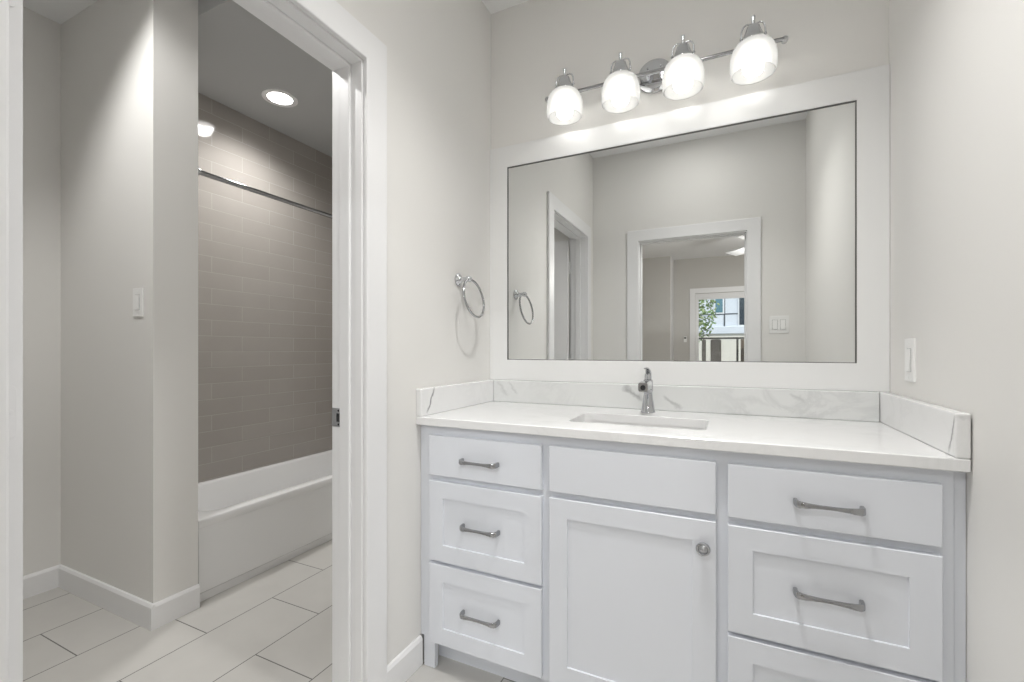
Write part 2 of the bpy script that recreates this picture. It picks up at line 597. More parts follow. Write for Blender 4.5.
# strike plate with latch hole and two screws, on the far jamb
st = MB().box(-1.1595, -1.119, JF - 0.0022, JF, 0.916, 0.975).build('strike_plate', M['nickel'], tr1, bevel=0.0008)
st['label'] = 'chrome latch strike plate'
MB().prism([(-1.1385, 0.932), (-1.1255, 0.932), (-1.1255, 0.959), (-1.1385, 0.959)], 1, JF - 0.0032, JF - 0.002).build('latch_hole', M['dark'], st)
for z in (0.9235, 0.9675):
    MB().lathe([(0.0038, 0), (0.0030, 0.0012), (0, 0.0014)],
               Matrix.Translation((-1.131, JF - 0.0022, z)) @ Matrix.Rotation(PI / 2, 4, 'X'), 14).build('screw', M['dark'], st, smooth=True)

# open door leaf, swung back inside the tub room
dx1 = -1.170
dr = thing('door_1', 'white door swung open into the tub room, hinge edge behind the left casing', 'door', (dx1, 0.349, 0), kind='structure')
DY0, DY1 = 0.3315, 0.3665
DW = 0.758


def leaf(mb, x0, x1, y0, y1, z0, z1, rects, depth):
    """solid slab with recessed panels on both faces, as a grid of boxes"""
    xs = sorted({x0, x1, *[r[0] for r in rects], *[r[1] for r in rects]})
    zs = sorted({z0, z1, *[r[2] for r in rects], *[r[3] for r in rects]})
    for i in range(len(xs) - 1):
        for k in range(len(zs) - 1):
            mx_, mz_ = (xs[i] + xs[i + 1]) / 2, (zs[k] + zs[k + 1]) / 2
            inp = any(r[0] < mx_ < r[1] and r[2] < mz_ < r[3] for r in rects)
            d = depth if inp else 0
            mb.box(xs[i], xs[i + 1], y0 + d, y1 - d, zs[k], zs[k + 1])
    return mb


lf = leaf(MB(), dx1 - DW, dx1, DY0, DY1, 0.012, 2.045,
          [(dx1 - DW + 0.12, dx1 - 0.12, 0.25, 0.95), (dx1 - DW + 0.12, dx1 - 0.12, 1.10, 1.92)], 0.008)
lf.build('door_leaf', M['trim'], dr)
for z0 in (0.19, 1.003, 1.782):
    hz = MB()
    hy0, hy1, r = DY0 + 0.004, DY1 - 0.0085, 0.010
    prof = []
    for (cy_, cz_, a0) in ((hy1 - r, z0 + 0.0965 - r, 0), (hy0 + r, z0 + 0.0965 - r, PI / 2), (hy0 + r, z0 + r, PI), (hy1 - r, z0 + r, 1.5 * PI)):
        for k in range(6):
            a = a0 + (PI / 2) * k / 5
            prof.append((cy_ + r * math.cos(a), cz_ + r * math.sin(a)))
    hz.prism(prof, 0, dx1, dx1 + 0.0022)
    h = hz.build('hinge', M['trim'], dr, bevel=0.0006)
    MB().lathe([(0.006, 0), (0.006, 0.0965)], Matrix.Translation((dx1 + 0.008, DY0 - 0.006, z0)), 14).build('knuckle', M['trim'], h, smooth=True)
    for (dy, dz) in ((0.012, 0.018), (0.018, 0.048), (0.012, 0.078)):
        MB().lathe([(0.0042, 0), (0.0036, 0.0010), (0, 0.0013)],
                   Matrix.Translation((dx1 + 0.0022, DY0 + dy, z0 + dz)) @ Matrix.Rotation(PI / 2, 4, 'Y'), 12).build('screw', M['trim'], h, smooth=True)
# knob on the free edge
for sgn, y in ((1, DY1), (-1, DY0)):
    MB().lathe([(0.032, 0), (0.032, 0.004), (0.012, 0.010), (0.011, 0.035), (0.024, 0.042), (0.028, 0.055), (0.020, 0.066), (0, 0.068)],
               Matrix.Translation((dx1 - DW + 0.065, y, 0.945)) @ Matrix.Rotation(-sgn * PI / 2, 4, 'X'), 24).build('door_knob', M['nickel'], dr, smooth=True)

tr2 = thing('trim_2', 'white casing of the entry doorway reflected in the mirror', 'door frame', ((EX0 + EX1) / 2, YE, 0), kind='structure')
u_board(1, EX0 - 0.0055, EX1 + 0.0055, 0.089, EH + 0.0055, YE, YE + 0.018, 'casing', tr2)
u_board(1, EX0 - 0.0055, EX1 + 0.0055, 0.089, EH + 0.0055, YE2 - 0.018, YE2, 'casing', tr2)
pts = [(EX0, 0), (EX0, EH), (EX1, EH), (EX1, 0), (EX1 + 0.018, 0), (EX1 + 0.018, EH + 0.018), (EX0 - 0.018, EH + 0.018), (EX0 - 0.018, 0)]
MB().prism(pts, 1, YE2, YE).build('jamb', M['trim'], tr2, bevel=0.0015)
s = 0.010
pts = [(EX0 + s, 0), (EX0 + s, EH - s), (EX1 - s, EH - s), (EX1 - s, 0), (EX1, 0), (EX1, EH), (EX0, EH), (EX0, 0)]
MB().prism(pts, 1, 0.005, 0.045).build('stop', M['trim'], tr2, bevel=0.002)

# ------------------------------------------------------------------ vanity cabinet
FY = 1.376      # face frame front
DF = 1.357      # drawer front
van = thing('vanity_cabinet', 'white shaker vanity cabinet with drawers and a door under the marble top', 'cabinet', (-0.272, 1.65, 0))
X0, X1 = -1.0145, 0.4665
mb = MB()
mb.box(X0, X0 + 0.018, FY + 0.02, YB - 0.004, 0.0, 0.889)
mb.box(X1 - 0.018, X1, FY + 0.02, YB - 0.004, 0.0, 0.889)
mb.box(X0 + 0.018, X1 - 0.018, FY + 0.02, YB - 0.004, 0.092, 0.110)
mb.box(X0 + 0.018, X1 - 0.018, YB - 0.012, YB - 0.004, 0.110, 0.889)
mb.box(-0.539, -0.521, FY + 0.02, YB - 0.012, 0.110, 0.72)
mb.box(-0.025, -0.007, FY + 0.02, YB - 0.012, 0.110, 0.72)
mb.build('carcass', M['cabinet_in'], van)
# face frame: stiles, mullions, rails
mb = MB()
f0, f1 = FY, FY + 0.02
mb.box(X0, -0.968, f0, f1, 0.0, 0.889)
mb.box(0.420, X1, f0, f1, 0.0, 0.889)
mb.box(-0.556, -0.504, f0, f1, 0.092, 0.889)
mb.box(-0.044, 0.012, f0, f1, 0.092, 0.889)
for (a, b) in ((-0.968, -0.556), (-0.504, -0.044), (0.012, 0.420)):
    mb.box(a, b, f0, f1, 0.838, 0.889)
    mb.box(a, b, f0, f1, 0.685, 0.722)
    mb.box(a, b, f0, f1, 0.092, 0.125)
for (a, b) in ((-0.968, -0.556), (0.012, 0.420)):
    mb.box(a, b, f0, f1, 0.382, 0.415)
mb.build('face_frame', M['cabinet'], van)
MB().box(-L + 0.001, X0 - 0.0015, FY + 0.005, FY + 0.02, 0.106, 0.889).build('filler_strip', M['cabinet'], van, bevel=0.0015)
MB().box(X1 + 0.002, R - 0.0008, FY + 0.006, FY + 0.02, 0.106, 0.889).build('filler_strip', M['cabinet'], van, bevel=0.0015)
MB().box(-0.9965, X1 - 0.018, 1.4435, 1.4555, 0.0, 0.092).build('toe_kick', M['cabinet'], van)


def shaker(mb, x0, x1, z0, z1, y, th, stile, depth):
    def ring(a, b, c, d, yy):
        return [(a, yy, c), (b, yy, c), (b, yy, d), (a, yy, d)]
    b = 0.0016
    rings = [ring(x0, x1, z0, z1, y + th), ring(x0, x1, z0, z1, y + b), ring(x0 + b, x1 - b, z0 + b, z1 - b, y),
             ring(x0 + stile, x1 - stile, z0 + stile, z1 - stile, y),
             ring(x0 + stile + 0.001, x1 - stile - 0.001, z0 + stile + 0.001, z1 - stile - 0.001, y + depth)]
    return mb.loft(rings, cap0=True, cap1=True)


def slab(mb, x0, x1, z0, z1, y, th):
    def ring(a, b, c, d, yy):
        return [(a, yy, c), (b, yy, c), (b, yy, d), (a, yy, d)]
    b = 0.0020
    return mb.loft([ring(x0, x1, z0, z1, y + th), ring(x0, x1, z0, z1, y + b), ring(x0 + b, x1 - b, z0 + b, z1 - b, y)], cap0=True, cap1=True)


def pull(cx, cz, y, parent):
    """flared chrome bar pull, feet on the face at y, bar bowed out towards -y"""
    mb = MB()
    h = 0.0690
    path = [(-h, 0.0, .0085, .0050), (-h, 0.012, .0085, .0046), (-h + 0.0015, 0.021, .0088, .0042), (-h + 0.007, 0.0265, .0086, .0036),
            (-h + 0.018, 0.0285, .0074, .0032), (-0.036, 0.0275, .0056, .0034), (-0.016, 0.0265, .0046, .0036), (0, 0.026, .0044, .0037)]
    path = path + [(-p[0], p[1], p[2], p[3]) for p in path[-2::-1]]
    rings = []
    n = len(path)
    for i, (u, d, hh, ht) in enumerate(path):
        u0, d0 = path[max(i - 1, 0)][:2]
        u1, d1 = path[min(i + 1, n - 1)][:2]
        t = Vector((u1 - u0, -(d1 - d0))).normalized()
        nx, ny = -t.y, t.x
        ring = []
        for (a, b) in ((1, .5), (.75, 1), (0, 1.1), (-.75, 1), (-1, .5), (-1, -.5), (-.75, -1), (0, -1.1), (.75, -1), (1, -.5)):
            ring.append((cx + u + nx * ht * b, y - d + ny * ht * b, cz + hh * a))
        rings.append(ring)
    mb.loft(rings, cap0=True, cap1=True)
    return mb.build('handle', M['pull'], parent, smooth=True)


LX = (-0.981, -0.5428)
RX = (-0.0012, 0.442)
for (xa, xb) in (LX, RX):
    hx = -0.006 if xa < -0.5 else 0.003
    for kind, z0, z1 in (('slab', 0.7115, 0.8545), ('shaker', 0.4045, 0.6910), ('shaker', 0.1065, 0.3925)):
        mb = MB()
        if kind == 'slab':
            slab(mb, xa, xb, z0, z1, DF, FY - DF)
        else:
            shaker(mb, xa, xb, z0, z1, DF, FY - DF, 0.0595, 0.0055)
        d = mb.build('drawer', M['cabinet'], van)
        d['label'] = ('flat-fronted drawer' if kind == 'slab' else 'recessed-panel drawer')
        if kind == 'slab':
            pull((xa + xb) / 2 + hx, (z0 + z1) / 2 - 0.006, DF, d)
        else:
            zc = 0.547 if z0 > 0.3 else 0.2455
            pull((xa + xb) / 2 + hx, zc, DF + 0.0055, d)
mb = MB()
slab(mb, -0.5165, -0.0305, 0.7125, 0.8560, DF, FY - DF)
mb.build('false_front', M['cabinet'], van)
mb = MB()
shaker(mb, -0.5165, -0.0300, 0.1065, 0.6930, DF, FY - DF, 0.0605, 0.0055)
door = mb.build('cabinet_door', M['cabinet'], van)
MB().lathe([(0.0095, 0), (0.0075, 0.010), (0.0095, 0.014), (0.0170, 0.018), (0.0187, 0.0215), (0.0175, 0.0260), (0.0130, 0.0270), (0.0115, 0.0245), (0.0085, 0.0255), (0.004, 0.0290), (0, 0.0295)],
           Matrix.Translation((-0.0620, DF, 0.622)) @ Matrix.Rotation(PI / 2, 4, 'X'), 32).build('knob', M['nickel'], door, smooth=True)


# ------------------------------------------------------------------ countertop with splashes
ct = thing('countertop', 'white veined marble vanity countertop with back and side splashes', 'countertop', (-0.272, 1.64, 0.889))
CX0, CX1, CY0, CY1 = -L + 0.0005, R - 0.003, 1.3504, YB - 0.001
SX, SY, SHX, SHY = -0.2815, 1.606, 0.219, 0.119
ccx, ccy, chx, chy = (CX0 + CX1) / 2, (CY0 + CY1) / 2, (CX1 - CX0) / 2, (CY1 - CY0) / 2
b = 0.0025
zt, zb = 0.919, 0.889
mb = MB()
mb.loft([rrect(ccx, ccy, chx - b, chy - b, 0.003, zt), rrect(ccx, ccy, chx, chy, 0.004, zt - b), rrect(ccx, ccy, chx, chy, 0.004, zb + b),
         rrect(ccx, ccy, chx - b, chy - b, 0.003, zb), rrect(SX, SY, SHX, SHY, 0.028, zb), rrect(SX, SY, SHX, SHY, 0.028, zt - 0.002),
         rrect(SX, SY, SHX + 0.002, SHY + 0.002, 0.029, zt)], closed=True)
mb.build('slab', M['marble'], ct)
MB().box(-L + 0.0255, R - 0.031, YB - 0.0275, YB - 0.001, zt, 1.0213).build('back_splash', M['marble_back'], ct, bevel=0.0045, seg=3)
MB().box(-L + 0.0005, -L + 0.0245, CY0, YB - 0.001, zt, 1.0213).build('side_splash', M['marble_left'], ct, bevel=0.0045, seg=3)
MB().box(R - 0.030, R - 0.003, CY0, YB - 0.001, zt, 1.0213).build('side_splash', M['marble_right'], ct, bevel=0.0045, seg=3)

# ------------------------------------------------------------------ sink and faucet
sk = thing('sink', 'white rectangular undermount basin set into the marble top', 'sink', (SX, SY, 0.76))
mb = MB()
o_ = 0.004
rings = [rrect(SX, SY, SHX + 0.03, SHY + 0.03, 0.045, 0.880), rrect(SX, SY, SHX + 0.03, SHY + 0.03, 0.045, 0.8885),
         rrect(SX, SY, SHX + o_, SHY + o_, 0.032, 0.8885), rrect(SX, SY, SHX + 0.001, SHY + 0.001, 0.034, 0.880),
         rrect(SX, SY, SHX - 0.006, SHY - 0.005, 0.04, 0.80), rrect(SX, SY, SHX - 0.016, SHY - 0.014, 0.045, 0.772),
         rrect(SX, SY, SHX - 0.04, SHY - 0.035, 0.05, 0.758), rrect(SX, SY + 0.02, 0.03, 0.03, 0.029, 0.752),
         rrect(SX, SY + 0.02, 0.03, 0.03, 0.029, 0.744), rrect(SX, SY, SHX - 0.03, SHY - 0.03, 0.05, 0.746),
         rrect(SX, SY, SHX + 0.004, SHY + 0.004, 0.045, 0.775)]
mb.loft(rings, closed=True)
mb.build('basin', M['porcelain'], sk, smooth=True)
MB().lathe([(0.0, 0.7470), (0.024, 0.7475), (0.029, 0.7530), (0.029, 0.7545), (0.022, 0.7555), (0.014, 0.7530), (0, 0.7535)],
           Matrix.Translation((SX, SY + 0.02, 0)), 28, False, False).build('drain', M['chrome'], sk, smooth=True)

fx, fy = -0.2845, 1.838
fc = thing('faucet', 'chrome single-lever faucet standing behind the basin', 'faucet', (fx, fy, zt))
T = Matrix.Translation((fx, fy, zt))
MB().lathe([(0.0275, 0.0), (0.0275, 0.004), (0.0252, 0.009), (0.0225, 0.028), (0.0190, 0.050), (0.0165, 0.070), (0.0160, 0.080), (0.0185, 0.085), (0.0190, 0.092), (0.0190, 0.120),
            (0.0170, 0.126)], T, 36).build('body', M['faucet'], fc, smooth=True)
mb = MB()
prof = [(0.0, 0.0170, 0.106, 0.0175), (0.030, 0.0172, 0.108, 0.0172), (0.070, 0.0175, 0.109, 0.0170), (0.100, 0.0178, 0.108, 0.0170), (0.118, 0.0172, 0.106, 0.0165)]
rings = []
for (d, hw, zc, hh) in prof:
    ring = []
    for (sx, sz, a0) in ((1, 1, 0), (-1, 1, PI / 2), (-1, -1, PI), (1, -1, 1.5 * PI)):
        for k in range(5):
            a = a0 + PI / 2 * k / 4
            r = 0.006
            ring.append((fx + sx * (hw - r) + r * math.cos(a), fy - d, zt + zc + sz * (hh - r) + r * math.sin(a)))
    rings.append(ring)
mb.loft(rings, cap0=True, cap1=True)
sp = mb.build('spout', M['faucet'], fc, smooth=True)
MB().lathe([(0.0095, 0), (0.0095, 0.002), (0.006, 0.0022), (0, 0.0016)],
           Matrix.Translation((fx, fy - 0.118, zt + 0.1045)) @ Matrix.Rotation(PI / 2, 4, 'X'), 18).build('outlet', M['dark'], sp, smooth=True)
MB().lathe([(0.0170, 0.126), (0.0135, 0.129), (0.0135, 0.140), (0.0120, 0.149), (0.007, 0.154), (0, 0.155)], T, 32).build('cap', M['faucet'], fc, smooth=True)
path = [(0.012, 0.134), (0.010, 0.150), (-0.002, 0.1625), (-0.022, 0.1705), (-0.045, 0.1745), (-0.070, 0.1745)]
mb = MB()
mb.tube([(fx, fy + p[0], zt + p[1]) for p in path], [0.0105, 0.0115, 0.0110, 0.0098, 0.0088, 0.0055], 16, up=(1, 0, 0),
        flat=[0.7, 0.6, 0.5, 0.42, 0.38, 0.35])
mb.build('lever', M['faucet'], fc, smooth=True)

# ------------------------------------------------------------------ framed mirror
mi = thing('framed_mirror', 'wide wall mirror in a flat white board frame above the vanity', 'mirror', (-0.272, YB, 1.0225))
MZ0, MZ1 = 1.117, 2.0248
MX0, MX1 = -0.9422, 0.3998
FZ0, FZ1 = 1.0216, 2.1242
FX0, FX1 = -L + 0.001, R - 0.001
mb = MB()


def ringxz(a, b_, c, d, y):
    return [(a, y, c), (b_, y, c), (b_, y, d), (a, y, d)]


yf = 1.9225
mb.loft([ringxz(FX0, FX1, FZ0, FZ1, YB - 0.001), ringxz(FX0, FX1, FZ0, FZ1, yf + 0.0015), ringxz(FX0 + .0015, FX1 - .0015, FZ0 + .0015, FZ1 - .0015, yf),
         ringxz(MX0 - .0012, MX1 + .0012, MZ0 - .0012, MZ1 + .0012, yf), ringxz(MX0, MX1, MZ0, MZ1, yf + 0.0012), ringxz(MX0, MX1, MZ0, MZ1, YB - 0.001)], closed=True)
mb.build('frame', M['frame'], mi)
MB().loft([ringxz(MX0, MX1, MZ0, MZ1, 1.9305), ringxz(MX0, MX1, MZ0, MZ1, 1.9255), ringxz(MX0 + .0035, MX1 - .0035, MZ0 + .0025, MZ1 - .0035, 1.9255),
           ringxz(MX0 + .0035, MX1 - .0035, MZ0 + .0025, MZ1 - .0035, 1.9305)], closed=True).build('edge_strip', M['bead'], mi)
g = MB().box(MX0 + 0.0035, MX1 - 0.0035, 1.929, 1.934, MZ0 + 0.0025, MZ1 - 0.0035).build('mirror_glass', M['silver'], mi)

# ------------------------------------------------------------------ vanity light
vl = thing('vanity_light', 'chrome four-lamp bar light with white glass shades above the mirror', 'wall light', (-0.272, YB, 2.27))
MB().lathe([(0.066, 0), (0.068, 0.004), (0.068, 0.014), (0.062, 0.020), (0.050, 0.023), (0, 0.024)],
           Matrix.Translation((-0.272, YB, 2.283)) @ Matrix.Rotation(PI / 2, 4, 'X'), 40).build('canopy', M['chrome'], vl, smooth=True)
for dx in (-0.026, 0.026):
    MB().lathe([(0.004, 0), (0.0035, 0.003), (0, 0.004)], Matrix.Translation((-0.272 + dx, YB - 0.0232, 2.313)) @ Matrix.Rotation(PI / 2, 4, 'X'), 12).build('screw', M['nickel'], vl, smooth=True)
BARY = 1.874
MB().box(-0.300, -0.244, BARY, YB - 0.022, 2.262, 2.280).build('bracket', M['chrome'], vl, bevel=0.003)
mb = MB()
xs = [-0.722, -0.716, -0.705] + [-0.68 + i * 0.04 for i in range(21)] + [0.161, 0.173, 0.181]
ys = [0.006, 0.003, 0.001] + [0] * 21 + [0.001, 0.003, 0.006]
mb.tube([(x, BARY + y, 2.270) for x, y in zip(xs, ys)], 0.0075, 14)
mb.build('bar', M['pull'], vl, smooth=True)
for x in (-0.722, 0.181):
    MB().lathe([(0.0075, -0.010), (0.0105, -0.008), (0.0120, 0.0), (0.0105, 0.008), (0.0075, 0.010)],
               Matrix.Translation((x, BARY + 0.008, 2.270)) @ Matrix.Rotation(PI / 2, 4, 'X'), 18).build('end_cap', M['chrome'], vl, smooth=True)
SYL = 1.826
for i in range(4):
    x = -0.272 + (i - 1.5) * 0.2345
    T = Matrix.Translation((x, SYL, 0))
    so = MB().lathe([(0.0, 2.250), (0.036, 2.250), (0.0385, 2.256), (0.0365, 2.268), (0.0300, 2.284), (0.0245, 2.300), (0.0215, 2.309), (0.0140, 2.313),
                     (0.0065, 2.316), (0.0058, 2.338), (0.0070, 2.342), (0.0062, 2.350), (0, 2.353)], T, 32, False, False).build('socket', M['chrome'], vl, smooth=True)
    MB().tube([(x, SYL + 0.02, 2.276), (x, BARY, 2.270)], 0.009, 12).build('arm', M['chrome'], so, smooth=True)
    for sg in (-1, 1):
        pth = [(0.0365, 2.266), (0.0385, 2.285), (0.0370, 2.305), (0.0310, 2.319), (0.0200, 2.3245), (0.0100, 2.3215), (0.0050, 2.317)]
        MB().tube([(x + sg * p[0], SYL, p[1]) for p in pth], 0.0030, 10, up=(0, 1, 0)).build('strap', M['chrome'], so, smooth=True)
        MB().sphere((x + sg * 0.0385, SYL - 0.001, 2.277), 0.0052, 12, 8).build('thumb_screw', M['nickel'], so, smooth=True)
    outer = [(0.0690, 2.1440), (0.0722, 2.1475), (0.0748, 2.1600), (0.0760, 2.1780), (0.0757, 2.1950), (0.0735, 2.2130), (0.0690, 2.2280), (0.0620, 2.2410), (0.0520, 2.2510), (0.0420, 2.2560), (0.0350, 2.2575)]
    inner = [(0.0345, 2.2545), (0.0410, 2.2530), (0.0503, 2.2480), (0.0598, 2.2387), (0.0663, 2.2265), (0.0706, 2.2120), (0.0727, 2.1945), (0.0730, 2.1785), (0.0720, 2.1610), (0.0700, 2.1515), (0.0675, 2.1450)]
    sh = MB().lathe(outer + inner, T, 48, closed=True).build('glass_shade', M['shade'], vl, smooth=True)
    sh['label'] = 'frosted white glass shade'
    bu = MB().lathe([(0, 2.1370), (0.0120, 2.1388), (0.0230, 2.1440), (0.0310, 2.1530), (0.0345, 2.1640), (0.0340, 2.1760), (0.0300, 2.1890), (0.0220, 2.2040), (0.0160, 2.2180), (0.0145, 2.2300)],
                    T, 24).build('bulb', M['bulb'], vl, smooth=True)
    bu['label'] = 'lit bulb'
    MB().lathe([(0.0150, 2.2300), (0.0170, 2.2330), (0.0170, 2.2500)], T, 20).build('lamp_holder', M['plastic'], so, smooth=True)

# ------------------------------------------------------------------ towel ring
tw = thing('towel_ring', 'chrome towel ring on the wall left of the mirror', 'towel ring', (-L, 1.640, 1.460))
Rx = Matrix.Rotation(PI / 2, 4, 'Y')
MB().lathe([(0.027, 0), (0.0275, 0.004), (0.024, 0.008), (0.017, 0.011), (0.012, 0.016), (0.0095, 0.026), (0.0095, 0.046)],
           Matrix.Translation((-L, 1.640, 1.460)) @ Rx, 30).build('post', M['chrome'], tw, smooth=True)
MB().lathe([(0.0095, 0), (0.0125, 0.002), (0.0130, 0.014), (0.0110, 0.019), (0.006, 0.022), (0, 0.023)],
           Matrix.Translation((-L + 0.043, 1.640, 1.460)) @ Rx, 24).build('end_knob', M['chrome'], tw, smooth=True)
cz, cr = 1.3800, 0.0790
mb = MB()
tl = math.radians(9)
mb.tube([(-L + 0.054 + 0.016 * (1 - math.sin(2 * PI * k / 56)), 1.6540 + cr * math.cos(2 * PI * k / 56), cz + cr * math.sin(2 * PI * k / 56)) for k in range(56)],
        0.0050, 12, closed=True)
mb.build('ring', M['pull'], tw, smooth=True)


# ------------------------------------------------------------------ switches
def switch(name, label, cat, centre, normal, w, h, rockers, group=None):
    """wall plate with rockers; normal 'x-', 'x+', 'y-', 'y+' points into the room"""
    cx, cy, cz = centre
    o = thing(name, label, cat, centre, group)

    def P(u, d, z):
        if normal == 'y-':
            return (cx + u, cy - d, cz + z)
        if normal == 'y+':
            return (cx - u, cy + d, cz + z)
        if normal == 'x-':
            return (cx - d, cy - u, cz + z)
        return (cx + d, cy + u, cz + z)

    def plate(u0, u1, z0, z1, d0, d1, e):
        mb = MB()
        rg = []
        for (k, d) in ((0, d0), (0, d1 - e), (e, d1)):
            rg.append([P(u0 + k, d, z0 + k), P(u1 - k, d, z0 + k), P(u1 - k, d, z1 - k), P(u0 + k, d, z1 - k)])
        mb.loft(rg, cap0=True, cap1=True)
        return mb
    plate(-w / 2, w / 2, -h / 2, h / 2, 0, 0.006, 0.002).build('wall_plate', M['plastic'], o)
    for (ru, rw, rh) in rockers:
        mb = MB()
        u0, u1, z0, z1 = ru - rw / 2, ru + rw / 2, -rh / 2, rh / 2
        rg = [[P(u0, 0.006, z0), P(u1, 0.006, z0), P(u1, 0.006, z1), P(u0, 0.006, z1)],
              [P(u0, 0.0115, z0), P(u1, 0.0115, z0), P(u1, 0.0075, z1), P(u0, 0.0075, z1)]]
        mb.loft(rg, cap0=True, cap1=True)
        mb.build('rocker', M['plastic'], o, bevel=0.001)
        # narrow gap round the rocker
        e = 0.0014
        mb = MB()
        mb.loft([[P(u0 - e, 0.0060, z0 - e), P(u1 + e, 0.0060, z0 - e), P(u1 + e, 0.0060, z1 + e), P(u0 - e, 0.0060, z1 + e)],
                 [P(u0 - e, 0.0063, z0 - e), P(u1 + e, 0.0063, z0 - e), P(u1 + e, 0.0063, z1 + e), P(u0 - e, 0.0063, z1 + e)]], cap0=True, cap1=True)
        mb.build('rocker_gap', M['nickel'], o)
    for z in (-h * 0.40, h * 0.40):
        for (ru, rw, rh) in rockers:
            p = Vector(P(ru, 0.0060, z))
            q = Vector(P(ru, 0.0070, z))
            MB().tube([p, q], 0.0026, 10).build('screw', M['plastic'], o, smooth=True)
    return o


switch('light_switch', 'white rocker switch on the right wall beside the mirror', 'light switch', (R, 1.729, 1.133), 'x-', 0.074, 0.128, [(0, 0.033, 0.066)])
switch('light_switch', 'white dimmer switch on the wing wall left of the bathtub', 'light switch', (-2.276, PY0, 1.366), 'y-', 0.076, 0.122, [(0, 0.030, 0.064)])
switch('double_switch', 'double rocker switch on the entry wall, seen right of the reflected doorway', 'light switch', (0.327, YE, 1.345), 'y+', 0.124, 0.124,
       [(-0.025, 0.032, 0.066), (0.025, 0.032, 0.066)])

# ------------------------------------------------------------------ bathtub
tb = thing('bathtub', 'white alcove bathtub with a plain apron below the tiled wall', 'bathtub', (-2.49, 2.02, 0))
TY0, TY1 = PY1 + 0.010, TEND - 0.004
TXF, TXB = -2.182, TX + 0.003
tcx, tcy, thx, thy = (TXF + TXB) / 2, (TY0 + TY1) / 2, (TXF - TXB) / 2, (TY1 - TY0) / 2
RZ = 0.385
mb = MB()
ix = (TXF - 0.070 + TXB + 0.045) / 2
ihx = ((TXF - 0.070) - (TXB + 0.045)) / 2
iy, ihy = tcy, thy - 0.075
rings = [rrect(tcx, tcy, thx - 0.004, thy, 0.004, RZ - 0.045, 8), rrect(tcx, tcy, thx, thy, 0.004, RZ - 0.040, 8), rrect(tcx, tcy, thx, thy, 0.005, RZ - 0.006, 8),
         rrect(tcx, tcy, thx - 0.002, thy - 0.002, 0.006, RZ - 0.0018, 8), rrect(tcx, tcy, thx - 0.006, thy - 0.006, 0.008, RZ, 8),
         rrect(ix, iy, ihx + 0.010, ihy + 0.010, 0.10, RZ, 8), rrect(ix, iy, ihx, ihy, 0.10, RZ - 0.004, 8), rrect(ix, iy, ihx - 0.008, ihy - 0.012, 0.10, RZ - 0.020, 8),
         rrect(ix, iy, ihx - 0.030, ihy - 0.06, 0.11, 0.17, 8), rrect(ix, iy, ihx - 0.055, ihy - 0.10, 0.12, 0.085, 8), rrect(ix, iy, ihx - 0.11, ihy - 0.17, 0.12, 0.062, 8)]
mb.loft(rings, cap1=True)
mb.build('tub_basin', M['acrylic'], tb, smooth=True)
pr = [(TXF - 0.040, 0.0), (TXF - 0.016, 0.0), (TXF - 0.016, 0.034), (TXF - 0.014, 0.040), (TXF - 0.0045, 0.046), (TXF - 0.0015, 0.080), (TXF - 0.0025, RZ - 0.060), (TXF - 0.003, RZ - 0.040), (TXF - 0.040, RZ - 0.040)]
MB().prism(pr, 1, TY0 + 0.001, TY1 - 0.001).build('apron', M['acrylic'], tb, smooth=True)

rod = thing('curtain_rod', 'straight metal shower curtain rod across the tub alcove', 'curtain rod', (-2.20, PY1, 1.982))
MB().tube([(-2.20, PY1 + 0.002, 1.982), (-2.20, TEND - 0.002, 1.982)], 0.0115, 16).build('rod', M['pull'], rod, smooth=True)
for (y, sg) in ((PY1, -1), (TEND, 1)):
    MB().lathe([(0.028, 0), (0.028, 0.006), (0.018, 0.012), (0.014, 0.024)], Matrix.Translation((-2.20, y, 1.982)) @ Matrix.Rotation(sg * PI / 2, 4, 'X'), 24).build('flange', M['nickel'], rod, smooth=True)


# ------------------------------------------------------------------ recessed downlights and added fills
def downlight(label, x, y, z, r=0.098):
    o = thing('recessed_light', label, 'ceiling light', (x, y, z))
    MB().lathe([(r - 0.030, 0.0), (r - 0.028, -0.0035), (r - 0.004, -0.0055), (r, -0.0040), (r, 0.0)], Matrix.Translation((x, y, z)), 40, closed=True).build('trim_ring', M['trim'], o, smooth=True)
    MB().lathe([(0, -0.0020), (r - 0.029, -0.0020), (r - 0.029, 0.0), (0, 0.0)], Matrix.Translation((x, y, z)), 40).build('lens', M['lens'], o)
    return o


LB = ['round downlight in the bath ceiling just in front of the vanity', 'round downlight in the bath ceiling nearest the entry wall', 'round downlight in the toilet alcove ceiling at the left',
      'round lit downlight in the ceiling over the bathtub', 'round downlight in the bedroom ceiling just past the entry door',
      'round downlight in the bedroom ceiling beside the fan']
for lb, (n, x, y, z, w, c) in zip(LB, DOWN):
    downlight(lb, x, y, z)

# ------------------------------------------------------------------ bedroom seen in the mirror
WX0, WX1, WZ = -0.530, 1.32, 2.16      # glazed opening
struct('floor_bedroom', MB().box(BX0 - 0.12, BX1 + 0.12, BY - 0.15, YE2, -0.10, 0.0), M['carpet'], 'beige carpet of the bedroom behind the camera', 'floor')
struct('ceiling_bedroom', MB().box(BX0 - 0.12, BX1 + 0.12, BY - 0.15, YE2, BATH_Z, 2.92), M['ceiling'], 'white bedroom ceiling seen in the mirror', 'ceiling')
struct('wall_bedroom_far', MB().box(BX0, WX0, BY - 0.15, BY, 0, 2.90).box(WX0, WX1, BY - 0.15, BY, WZ, 2.90).box(WX1, BX1, BY - 0.15, BY, 0, 2.90),
       M['bed_wall'], 'grey bedroom wall around the glass door in the mirror', 'wall')
struct('wall_bedroom_left', MB().box(BX0 - 0.12, BX0, BY - 0.15, YE2, 0, 2.90), M['bed_wall'], 'bedroom side wall behind the closet corner', 'wall')
